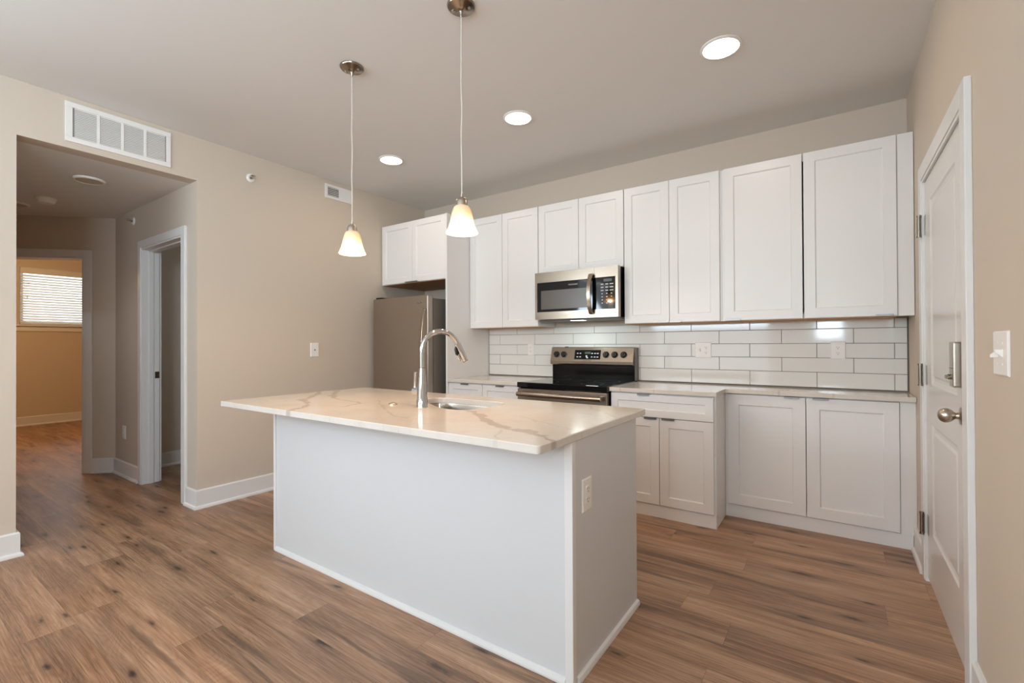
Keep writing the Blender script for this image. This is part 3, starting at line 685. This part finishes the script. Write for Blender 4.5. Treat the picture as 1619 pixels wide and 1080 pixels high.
# back guard: black riser and slanted stainless console
bg = MB().box(rx0 + .002, rx1 - .010, -.084, -.012, .880, 1.052).build('backguard_riser', 'blackenamel', rg)
MB().box(rx1 - .012, rx1 + .004, -.070, -.012, .921, 1.205).build('backguard_side', 'panelgrey', rg)
cprof = [(-.014, 1.048), (-.098, 1.048), (-.106, 1.056), (-.108, 1.082), (-.075, 1.205), (-.070, 1.209), (-.014, 1.209)]
co = MB().prism(cprof, rx0 - .010, rx1 - .012, 'x').build('console', 'steel', rg, 0.002)
# console face frame: local plane
fa, fb = Vector((0, -.108, 1.082)), Vector((0, -.075, 1.205)); fd = (fb - fa).normalized(); fn = Vector((0, -fd.z, fd.y))
def on_face(x, s, h=0.0): 
    p_ = fa + fd * s + fn * h; return Vector((x, p_.y, p_.z))
def face_box(mb, x0, x1, s0, s1, h0, h1):
    mb.rings([[on_face(x0, s0, h), on_face(x1, s0, h), on_face(x1, s1, h), on_face(x0, s1, h)] for h in (h0, h1)])
dp = MB(); face_box(dp, 2.020, 2.275, .018, .105, -.001, .002); dpo = dp.build('display_panel', 'blackglass', co)
d2 = MB(); face_box(d2, 2.120, 2.178, .068, .088, .0015, .0026); d2.build('clock_display', 'lcd', dpo)
for x_, s_ in ((2.050, .073), (2.078, .073), (2.050, .040), (2.078, .040), (2.193, .073), (2.222, .073), (2.248, .073), (2.193, .040), (2.222, .040), (2.248, .040), (2.140, .050), (2.143, .040), (2.150, .032)):
    kl = MB(); face_box(kl, x_ - .008, x_ + .008, s_ - .004, s_ + .004, .0015, .0026); kl.build('key_legend', 'mark', dpo)
slope = math.atan2(fd.z, fd.y)
text_mark('FRIGIDAIRE', co, 'markdark', on_face(2.148, .008, .0002), .075, .007, Matrix.Rotation(slope, 4, 'X'))
for x_ in (1.832, 1.908, 2.327, 2.408, 2.490):
    kb = MB(); c_ = on_face(x_, .062, 0)
    kb.lathe([(.029, 0), (.029, .004), (.025, .006), (.024, .020), (.021, .024), (.001, .025)], c_, fn, 24)
    e1 = Vector((1, 0, 0)); R = []
    for h in (.018, .030): R.append([c_ + fn * h + e1 * a + fd * b for a, b in ((-.005, -.022), (.005, -.022), (.005, .022), (-.005, .022))])
    kb.rings(R); kb.build('control_knob', 'blackplastic', co, 0, True)
MB().box(1.885, 1.915, -.03, -.015, 1.209, 1.214).build('vent_tab', 'blackplastic', co)

# ---------------------------------------------------------------- island
ix0, ix1, iy0, iy1 = 1.022, 3.212, -2.6783, -1.6555
bx0, bx1, by0, by1 = 1.181, 3.206, -2.440, -1.782
isl = thing('kitchen_island', 'white panelled kitchen island base in the middle of the floor', 'island', ((bx0 + bx1) / 2, (by0 + by1) / 2, 0))
t = .018
MB().box(bx0 + .004, bx1 - .031, by0 + .004, by0 + .004 + t, 0, ZCB - .001).build('front_panel', 'island', isl)
MB().box(bx1 - t, bx1, by0 + .004, by1, 0, ZCB - .001).build('end_panel', 'island', isl, 0.001)
MB().box(bx0 + .002, bx0 + .002 + t, by0 + .004 + t, by1, 0, ZCB - .001).build('end_panel', 'island', isl, 0.001)
MB().box(bx0 + .02, bx1 - t, by1 - .014, by1, .09, ZCB - .001).build('kitchen_side_panel', 'cab', isl)
MB().box(bx0 + .02, bx1 - t, by1 - .07, by1 - .055, 0, .09).build('toe_board', 'cab', isl)
MB().box(bx1 - .030, bx1 + .003, by0 - .006, by0 + .004 + t, 0, ZCB - .001).build('corner_trim', 'trim', isl, 0.0015)
MB().box(bx0, bx0 + .020, by0 - .006, by0 + .004 + t, 0, ZCB - .001).build('corner_trim', 'trim', isl, 0.0015)
def shoe(p, q, n, name='shoe_moulding'):
    p = Vector((*p, 0)); q = Vector((*q, 0)); n = Vector((*n, 0)); prof = [(0, 0.0005), (.015, 0.0005), (.015, .008), (.011, .020), (.004, .024), (0, .024)]
    MB().rings([[b + n * a + Vector((0, 0, z)) for a, z in prof] for b in (p, q)]).build(name, 'trim', isl)
shoe((bx0 + .020, by0 + .004), (bx1 - .030, by0 + .004), (0, -1)); shoe((bx1, by0 + .024), (bx1, by1), (1, 0))
# slab with sink cut-out
SINK = [(2.515, -1.86), (2.49, -1.79), (2.42, -1.762), (2.25, -1.758), (2.07, -1.765), (1.998, -1.80), (1.975, -1.88), (1.980, -1.99), (2.015, -2.055), (2.085, -2.078),
        (2.16, -2.098), (2.24, -2.145), (2.33, -2.188), (2.41, -2.200), (2.475, -2.178), (2.508, -2.11), (2.517, -2.0)]
SINK = [(x, y if y < -2.1 else -2.1 + (y + 2.1) * 0.78) for x, y in SINK]
def closed_spline(P, k=5):
    out = []; n = len(P)
    for i in range(n):
        a, b, c, d = (Vector(P[(i + q_) % n]) for q_ in (-1, 0, 1, 2))
        for q_ in range(k):
            t_ = q_ / k
            v_ = 0.5 * ((2 * b) + (c - a) * t_ + (2 * a - 5 * b + 4 * c - d) * t_ ** 2 + (3 * b - a - 3 * c + d) * t_ ** 3)
            out.append((v_.x, v_.y))
    return out
def offset_loop(P, e):            # positive shrinks (loop runs counter-clockwise)
    out = []; n = len(P)
    for i in range(n):
        d = (Vector(P[(i + 1) % n]) - Vector(P[i - 1])).normalized(); out.append((P[i][0] - d.y * e, P[i][1] + d.x * e))
    return out
inner = closed_spline(SINK)
def rrect(x0, x1, y0, y1, r, n=5):
    P = []
    for cx, cy, a0 in ((x1 - r, y1 - r, 0), (x0 + r, y1 - r, 90), (x0 + r, y0 + r, 180), (x1 - r, y0 + r, 270)):
        for k in range(n + 1): a = math.radians(a0 + 90 * k / n); P.append((cx + r * math.cos(a), cy + r * math.sin(a)))
    return P
outer = rrect(ix0, ix1, iy0, iy1, .014)
e_ = .003; sb = MB()
def loop(P, z): return [sb.v((x, y, z)) for x, y in P]
Lo = [loop(offset_loop(outer, e_), ZC), loop(outer, ZC - e_), loop(outer, ZCB + e_), loop(offset_loop(outer, e_), ZCB)]
Li = [loop(offset_loop(inner, -.002), ZC), loop(inner, ZC - .002), loop(inner, ZCB)]
for LL in (Lo, Li):
    for a, b in zip(LL[:-1], LL[1:]):
        for i in range(len(a)): sb.f([a[i], a[(i + 1) % len(a)], b[(i + 1) % len(a)], b[i]])
for a, b in ((Lo[0], Li[0]), (Lo[-1], Li[-1])):
    ed = []
    for q_ in (a, b):
        for i in range(len(q_)): ed.append(sb.bm.edges.get((q_[i], q_[(i + 1) % len(q_)])))
    bmesh.ops.triangle_fill(sb.bm, use_beauty=True, use_dissolve=False, edges=ed)
tag(sb.build('island_countertop', 'quartz', None), 'white quartz slab with brown veins topping the island', 'countertop')
# sink: D-shaped bowl
sk = thing('sink', 'stainless undermount sink bowl set into the island slab', 'sink', (2.25, -1.96, .68))
mbk = MB(); mbk.rings([[(x, y, z) for x, y in offset_loop(inner, ins)] for ins, z in ((-.014, ZCB - .0012), (-.004, ZCB - .0012), (-.002, ZCB - .008), (.004, .75), (.014, .715), (.034, .700), (.060, .696))], False, True)
bo = mbk.build('bowl', 'sinksteel', sk, 0, True)
sm = bo.modifiers.new('solid', 'SOLIDIFY'); sm.thickness = .0012; sm.offset = 1
MB().lathe([(.045, 0), (.045, .002), (.036, .003), (.030, .001), (.001, .001)], (2.26, -1.93, .6965), seg=28).build('drain', 'chrome', sk, 0, True)
# faucet
FXc, FYc = 2.223, -2.222
fc = thing('faucet', 'tall chrome gooseneck pull-down faucet on the island slab', 'faucet', (FXc, FYc, ZC))
MB().lathe([(.030, 0), (.030, .004), (.0285, .006), (.0275, .05), (.023, .12), (.017, .18), (.0148, .205)], (FXc, FYc, ZC), seg=32).build('base_body', 'chrome', fc, 0, True)
ang = math.radians(24); dv = Vector((math.sin(ang), math.cos(ang), 0))
zs = ZC + .205; pts = [Vector((FXc, FYc, zs)), Vector((FXc, FYc, zs + .05)), Vector((FXc, FYc, 1.205))]
ra = .104; zc_ = 1.205
for k in range(1, 19):
    a = math.pi - math.radians(158) * k / 18
    pts.append(Vector((FXc, FYc, zc_)) + dv * (ra + ra * math.cos(a)) + Vector((0, 0, ra * math.sin(a))))
MB().tube(pts, .0138, 20).build('spout', 'chrome', fc, 0, True)
MB().lathe([(.0152, 0), (.0152, .004)], (FXc, FYc, zs - .002), seg=28).build('spout_collar', 'darknickel', fc, 0, True)
tdir = (pts[-1] - pts[-2]).normalized(); p0 = pts[-1] - tdir * .004
sh = MB().lathe([(.0146, 0), (.0160, .006), (.0185, .085), (.0185, .108), (.015, .112), (.001, .112)], p0, tdir, 24).build('spray_head', 'chrome', fc, 0, True)
sd = tdir.cross(Vector((-dv.y, dv.x, 0))).normalized()
if sd.dot(dv) > 0: sd = -sd
bpz = p0 + tdir * .045 + sd * .0165
MB().tube([bpz - tdir * .030, bpz - tdir * .016 + sd * .006, bpz + tdir * .008 + sd * .010, bpz + tdir * .016 + sd * .009], [.004, .008, .009, .006], 12).build('spray_button', 'blackplastic', sh, 0, True)
MB().tube([bpz + tdir * .012 + sd * .006, bpz + tdir * .030 + sd * .010, bpz + tdir * .052 + sd * .012], [.006, .0075, .006], 12).build('spray_toggle', 'chrome', sh, 0, True)
zl = ZC + .082
pv = MB().cyl((FXc - .060, FYc, zl), (FXc - .018, FYc, zl), .0185, seg=24).build('handle_pivot', 'chrome', fc, 0, True)
MB().tube([(FXc - .053, FYc, zl + .008), (FXc - .050, FYc - .002, zl + .05), (FXc - .042, FYc - .006, zl + .098)], [.0080, .0080, .0088], 14).build('handle_lever', 'chrome', pv, 0, True)
ab = MB().lathe([(.0235, 0), (.0235, .004), (.020, .007), (.015, .007), (.013, .010), (.001, .011)], (2.013, -2.235, ZC + .0002), seg=28)
tag(ab.build('air_switch', 'nickel', None, 0, True), 'small round nickel button on the island slab left of faucet', 'button')

# ---------------------------------------------------------------- wall plates: local x along wall, local y out of wall
def TR(axis, x, y, z):
    rows = {'-y': ((1, 0, 0), (0, -1, 0)), '+x': ((0, 1, 0), (1, 0, 0)), '-x': ((0, -1, 0), (1, 0, 0))}[axis]
    return Matrix(((*rows[0], x), (*rows[1], y), (0, 0, 1, z), (0, 0, 0, 1)))
def outlet(label, axis, x, y, z, kinds, w=.073, h=.118, name='outlet', cat='outlet', group='wall outlets', gap=.046):
    T = TR(axis, x, y, z); o = thing(name, label, cat, (x, y, z), group)
    mb = MB(T); a, b = w / 2, h / 2
    mb.rings([[(-a, .0003, -b), (a, .0003, -b), (a, .0003, b), (-a, .0003, b)], [(-a, .003, -b), (a, .003, -b), (a, .003, b), (-a, .003, b)], [(-a + .004, .0062, -b + .004), (a - .004, .0062, -b + .004), (a - .004, .0062, b - .004), (-a + .004, .0062, b - .004)]])
    mb.build('cover_plate', 'plate', o)
    n = len(kinds)
    for i, k in enumerate(kinds):
        cx = (i - (n - 1) / 2) * gap
        if k == 'duplex':
            for s in (-1, 1):
                zc = s * .0195; rec = MB(T)
                P = [(cx + .0165 * math.cos(t_), zc + max(-.0135, min(.0135, .0175 * math.sin(t_)))) for t_ in [2 * math.pi * q_ / 24 for q_ in range(24)]]
                rec.rings([[(u, .0055, v_) for u, v_ in P], [(u, .0085, v_) for u, v_ in P]]); ro = rec.build('receptacle', 'plate', o)
                sl_ = MB(T); sl_.box(cx - .0072, cx - .0052, .0082, .0090, zc - .001, zc + .007); sl_.box(cx + .0052, cx + .0072, .0082, .0090, zc, zc + .006)
                sl_.lathe([(.0026, .0082), (.0026, .0090)], (cx, 0, zc - .0075), (0, 1, 0), 10); sl_.build('slots', 'slot', ro)
            MB(T).lathe([(.003, .006), (.003, .0072)], (cx, 0, 0), (0, 1, 0), 10).build('screw', 'plate', o)
        elif k == 'toggle' or k == 'toggle_down':
            s = 1 if k == 'toggle' else -1
            MB(T).rings([[(cx + u * .0045, .006, v_ * .011) for u, v_ in ((-1, -1), (1, -1), (1, 1), (-1, 1))], [(cx + u * .0035, .022, v_ * .004 + s * .008) for u, v_ in ((-1, -1), (1, -1), (1, 1), (-1, 1))]]).build('toggle', 'plate', o)
            for zz in (-.03, .03): MB(T).lathe([(.003, .006), (.003, .0072)], (cx, 0, zz), (0, 1, 0), 10).build('screw', 'plate', o)
        elif k == 'rocker':
            MB(T).rings([[(cx + u * .0165, .0055, v_ * .033) for u, v_ in ((-1, -1), (1, -1), (1, 1), (-1, 1))], [(cx + u * .0155, .0075 + (.003 if v_ < 0 else 0), v_ * .032) for u, v_ in ((-1, -1), (1, -1), (1, 1), (-1, 1))]]).build('rocker', 'plate', o)
        elif k == 'jack':
            MB(T).lathe([(.006, .006), (.006, .009), (.0035, .009), (.0035, .014)], (cx, 0, 0), (0, 1, 0), 14).build('jack', 'markdark', o, 0, True)
    return o
YT = -.0101
outlet('single outlet on the backsplash left of the range', '-y', 1.491, YT, 1.187, ['duplex'])
outlet('double-width plate with switch and outlet on the backsplash right of range', '-y', 3.123, YT, 1.186, ['toggle_down', 'duplex'], w=.122, h=.124)
outlet('outlet on the backsplash nearest the entry door', '-y', 4.007, YT, 1.186, ['duplex'], w=.086, h=.124)
outlet('outlet on the island end panel', '+x', bx1 + .0002, -2.327, .668, ['duplex'], w=.078, h=.124)
outlet('low outlet on the hall wall left of the dark doorway', '-y', -1.590, YO1 - .0002, .417, ['duplex'], w=.080, h=.124)
outlet('white cable jack plate on the greige wall left of fridge', '+x', .0002, -1.426, 1.195, ['jack'], w=.084, h=.128, name='cable_plate', cat='wall plate', group=None)
outlet('double toggle light switch on the wall beside the entry door', '-x', W - .0002, -2.052, 1.206, ['toggle', 'toggle_down'], w=.142, h=.128, name='light_switch', cat='light switch', group=None)

# ---------------------------------------------------------------- vents
gr = thing('return_air_grille', 'long white return air grille above the hall opening', 'vent', (0, -2.856, 2.667))
ya, yb, za, zb = -3.141, -2.571, 2.541, 2.794
MB().box(.0002, .002, ya + .03, yb - .03, za + .03, zb - .03).build('backing', 'filter', gr)
f = MB(); f.box(.0002, .010, ya, yb, zb - .033, zb); f.box(.0002, .010, ya, yb, za, za + .033); f.box(.0002, .010, ya, ya + .036, za + .033, zb - .033); f.box(.0002, .010, yb - .028, yb, za + .033, zb - .033)
c0, c1 = ya + .036, yb - .028
for k in range(1, 4): ym = c0 + (c1 - c0) * k / 4; f.box(.002, .010, ym - .008, ym + .008, za + .033, zb - .033)
f.build('frame', 'grille', gr, 0.002)
lv = MB(); nl = 17
for k in range(nl):
    z = za + .040 + (zb - za - .078) * k / (nl - 1)
    for q_ in range(4):
        y0_ = c0 + (c1 - c0) * q_ / 4 + .0085; y1_ = c0 + (c1 - c0) * (q_ + 1) / 4 - .0085
        lv.rings([[(.0025, y, z + .0040), (.0085, y, z - .0055), (.0095, y, z - .0045), (.0035, y, z + .0050)] for y in (y0_, y1_)])
lv.build('louvers', 'grille', gr)
for y_ in (ya + .016, yb - .014): MB().lathe([(.004, 0), (.004, .0012), (.001, .002)], (.010, y_, 2.667), (1, 0, 0), 10).build('screw', 'grille', gr, 0, True)
sr = thing('supply_register', 'small white supply register high on the wall near the fridge', 'vent', (0, -1.168, 2.718))
ya, yb, za, zb = -1.317, -1.019, 2.651, 2.786
MB().box(.0002, .002, ya + .02, yb - .02, za + .02, zb - .02).build('backing', 'ventdark', sr)
f = MB(); ym = ya + .158; f.box(.0002, .010, ya, yb, zb - .026, zb); f.box(.0002, .010, ya, yb, za, za + .026); f.box(.0002, .010, ya, ya + .028, za + .026, zb - .026); f.box(.0002, .010, yb - .024, yb, za + .026, zb - .026); f.box(.002, .010, ym - .006, ym + .006, za + .026, zb - .026)
f.build('frame', 'grille', sr, 0.002)
lv = MB()
for k in range(5):
    z = za + .034 + k * .0165
    lv.rings([[(.0025, y, z - .002), (.009, y, z + .002), (.009, y, z + .0035), (.0025, y, z - .0005)] for y in (ya + .028, ym - .006)])
for k in range(11):
    y = ym + .010 + k * .0105
    lv.rings([[(.0025, y - .004, z), (.009, y + .004, z), (.0095, y + .003, z), (.003, y - .005, z)] for z in (za + .026, zb - .026)])
lv.build('louvers', 'grille', sr)

# ---------------------------------------------------------------- sprinklers and ceiling units
def sprinkler(label, T, x, y, z):
    o = thing('sprinkler_head', label, 'sprinkler', (x, y, z), 'sidewall sprinklers')
    MB(T).lathe([(.034, .0002), (.036, .004), (.028, .012), (.018, .014), (.018, .004), (.001, .004)], (0, 0, 0), (0, 1, 0), 24).build('escutcheon', 'plate', o, 0, True)
    h = MB(T); h.cyl((0, .004, 0), (0, .030, 0), .008, seg=12)
    for s in (-1, 1): h.tube([(s * .007, .028, 0), (s * .011, .038, 0), (s * .004, .050, 0)], .002, 8)
    h.cyl((0, .046, 0), (0, .054, 0), .004, seg=10); h.build('nozzle', 'nickel', o, 0, True)
    MB(T).box(-.014, .014, .030, .058, .010, .0115).build('deflector', 'nickel', o)
sprinkler('round white sidewall sprinkler on the greige wall between the two vents', TR('+x', .0002, -2.003, 2.632), .0002, -2.003, 2.632)
sprinkler('sidewall sprinkler in the hall above the dark doorway', TR('-y', -1.336, YO1 - .0002, 2.394), -1.336, YO1 - .0002, 2.394)
hl = thing('ceiling_light', 'unlit round disc light on the hall ceiling nearest the kitchen', 'ceiling light', (-.64, -2.875, ZH), 'hall disc lights')
MB().lathe([(.096, -.0002), (.096, -.006), (.088, -.014), (.080, -.014), (.080, -.010), (.001, -.010)], (-.64, -2.875, ZH), seg=40).build('trim_ring', 'plate', hl, 0, True)
MB().lathe([(.0795, -.0102), (.0795, -.0125), (.001, -.0125)], (-.64, -2.875, ZH), seg=40).build('diffuser', 'offlens', hl, 0, True)
c2 = copy_tree(hl); c2.location = (-1.93, -3.075, ZH); c2['label'] = 'unlit round disc light on the hall ceiling behind the smoke detector'
sdn = thing('smoke_detector', 'round white smoke detector on the hall ceiling', 'smoke detector', (-1.515, -2.952, ZH))
MB().lathe([(.068, -.0002), (.070, -.010), (.066, -.012), (.001, -.012)], (-1.515, -2.952, ZH), seg=36).build('base_ring', 'plate', sdn, 0, True)
MB().lathe([(.062, -.012), (.061, -.024), (.052, -.042), (.036, -.048), (.001, -.048)], (-1.515, -2.952, ZH), seg=36).build('cover', 'plate', sdn, 0, True)

# recessed lights
WARM = (1.0, 0.81, 0.61)
def recessed(label, x, y):
    o = thing('recessed_light', label, 'ceiling light', (x, y, H), 'lit ceiling disc lights')
    MB().lathe([(.104, -.0002), (.104, -.004), (.096, -.009), (.090, -.009), (.090, -.003), (.001, -.003)], (x, y, H), seg=44).build('trim_ring', 'plate', o, 0, True)
    MB().lathe([(.0895, -.0035), (.0895, -.006), (.001, -.007)], (x, y, H), seg=44).build('diffuser', 'led', o, 0, True)
    l = bpy.data.lights.new('recessed_lamp', 'AREA'); l.shape = 'DISK'; l.size = .17; l.energy = 3.2; l.color = WARM
    lo = bpy.data.objects.new('recessed_lamp', l); C.objects.link(lo); lo.parent = o; lo.location = (0, 0, -.012)
recessed('lit ceiling disc light nearest the greige hall wall', .874, -1.258)
recessed('middle one of the three lit ceiling disc lights', 2.178, -1.247)
recessed('lit ceiling disc light nearest the entry door', 3.498, -1.260)

# pendants
def pendant(label, x, y):
    o = thing('pendant_light', label, 'pendant light', (x, y, H), 'pendants over the island')
    cn = MB().lathe([(.066, -.0002), (.066, -.004), (.062, -.010), (.030, -.020), (.012, -.026), (.008, -.032), (.006, -.050), (.0045, -.053)], (x, y, H), seg=36).build('canopy', 'darknickel', o, 0, True)
    for a in (200, 20): MB().lathe([(.007, -.012), (.007, -.020), (.003, -.024)], (x + .040 * math.cos(math.radians(a)), y + .040 * math.sin(math.radians(a)), H), seg=12).build('canopy_screw', 'nickel', cn, 0, True)
    zc = 1.927
    pts = [(x + .0016 * math.sin(k * 1.1), y + .0012 * math.cos(k * 1.7), H - .05 + (zc + .004 - H + .05) * k / 14) for k in range(15)]
    MB().tube(pts, .0034, 10).build('cord', 'cord', o, 0, True)
    MB().lathe([(.004, .016), (.006, .016), (.006, .0), (.015, -.002), (.023, -.009), (.0275, -.021), (.0285, -.041)], (x, y, zc), seg=28).build('socket_cap', 'nickel', o, 0, True)
    prof = [(.027, 1.887), (.036, 1.881), (.0425, 1.868), (.047, 1.852), (.051, 1.832), (.056, 1.808), (.062, 1.788), (.069, 1.772), (.074, 1.763), (.0755, 1.7585)]
    sh = MB().lathe([(r, z) for r, z in prof] + [(r - .003, z + .0005) for r, z in prof[::-1]], (x, y, 0), seg=40, cap0=False, cap1=False).build('glass_shade', 'shade', o, 0, True)
    MB().lathe([(.012, .040), (.013, .025), (.022, .010), (.026, -.008), (.022, -.026), (.011, -.036), (.001, -.038)], (x, y, 1.815), seg=24).build('bulb', 'bulb', o, 0, True)
    l = bpy.data.lights.new('pendant_lamp', 'POINT'); l.energy = 20.5; l.color = (1.0, 0.60, 0.30); l.shadow_soft_size = .02
    lo = bpy.data.objects.new('pendant_lamp', l); C.objects.link(lo); lo.parent = o; lo.location = (0, 0, 1.775 - H)
pendant('bell shaded pendant light over the left half of the island', 1.731, -2.284)
pendant('bell shaded pendant light over the faucet side of the island', 2.561, -2.293)
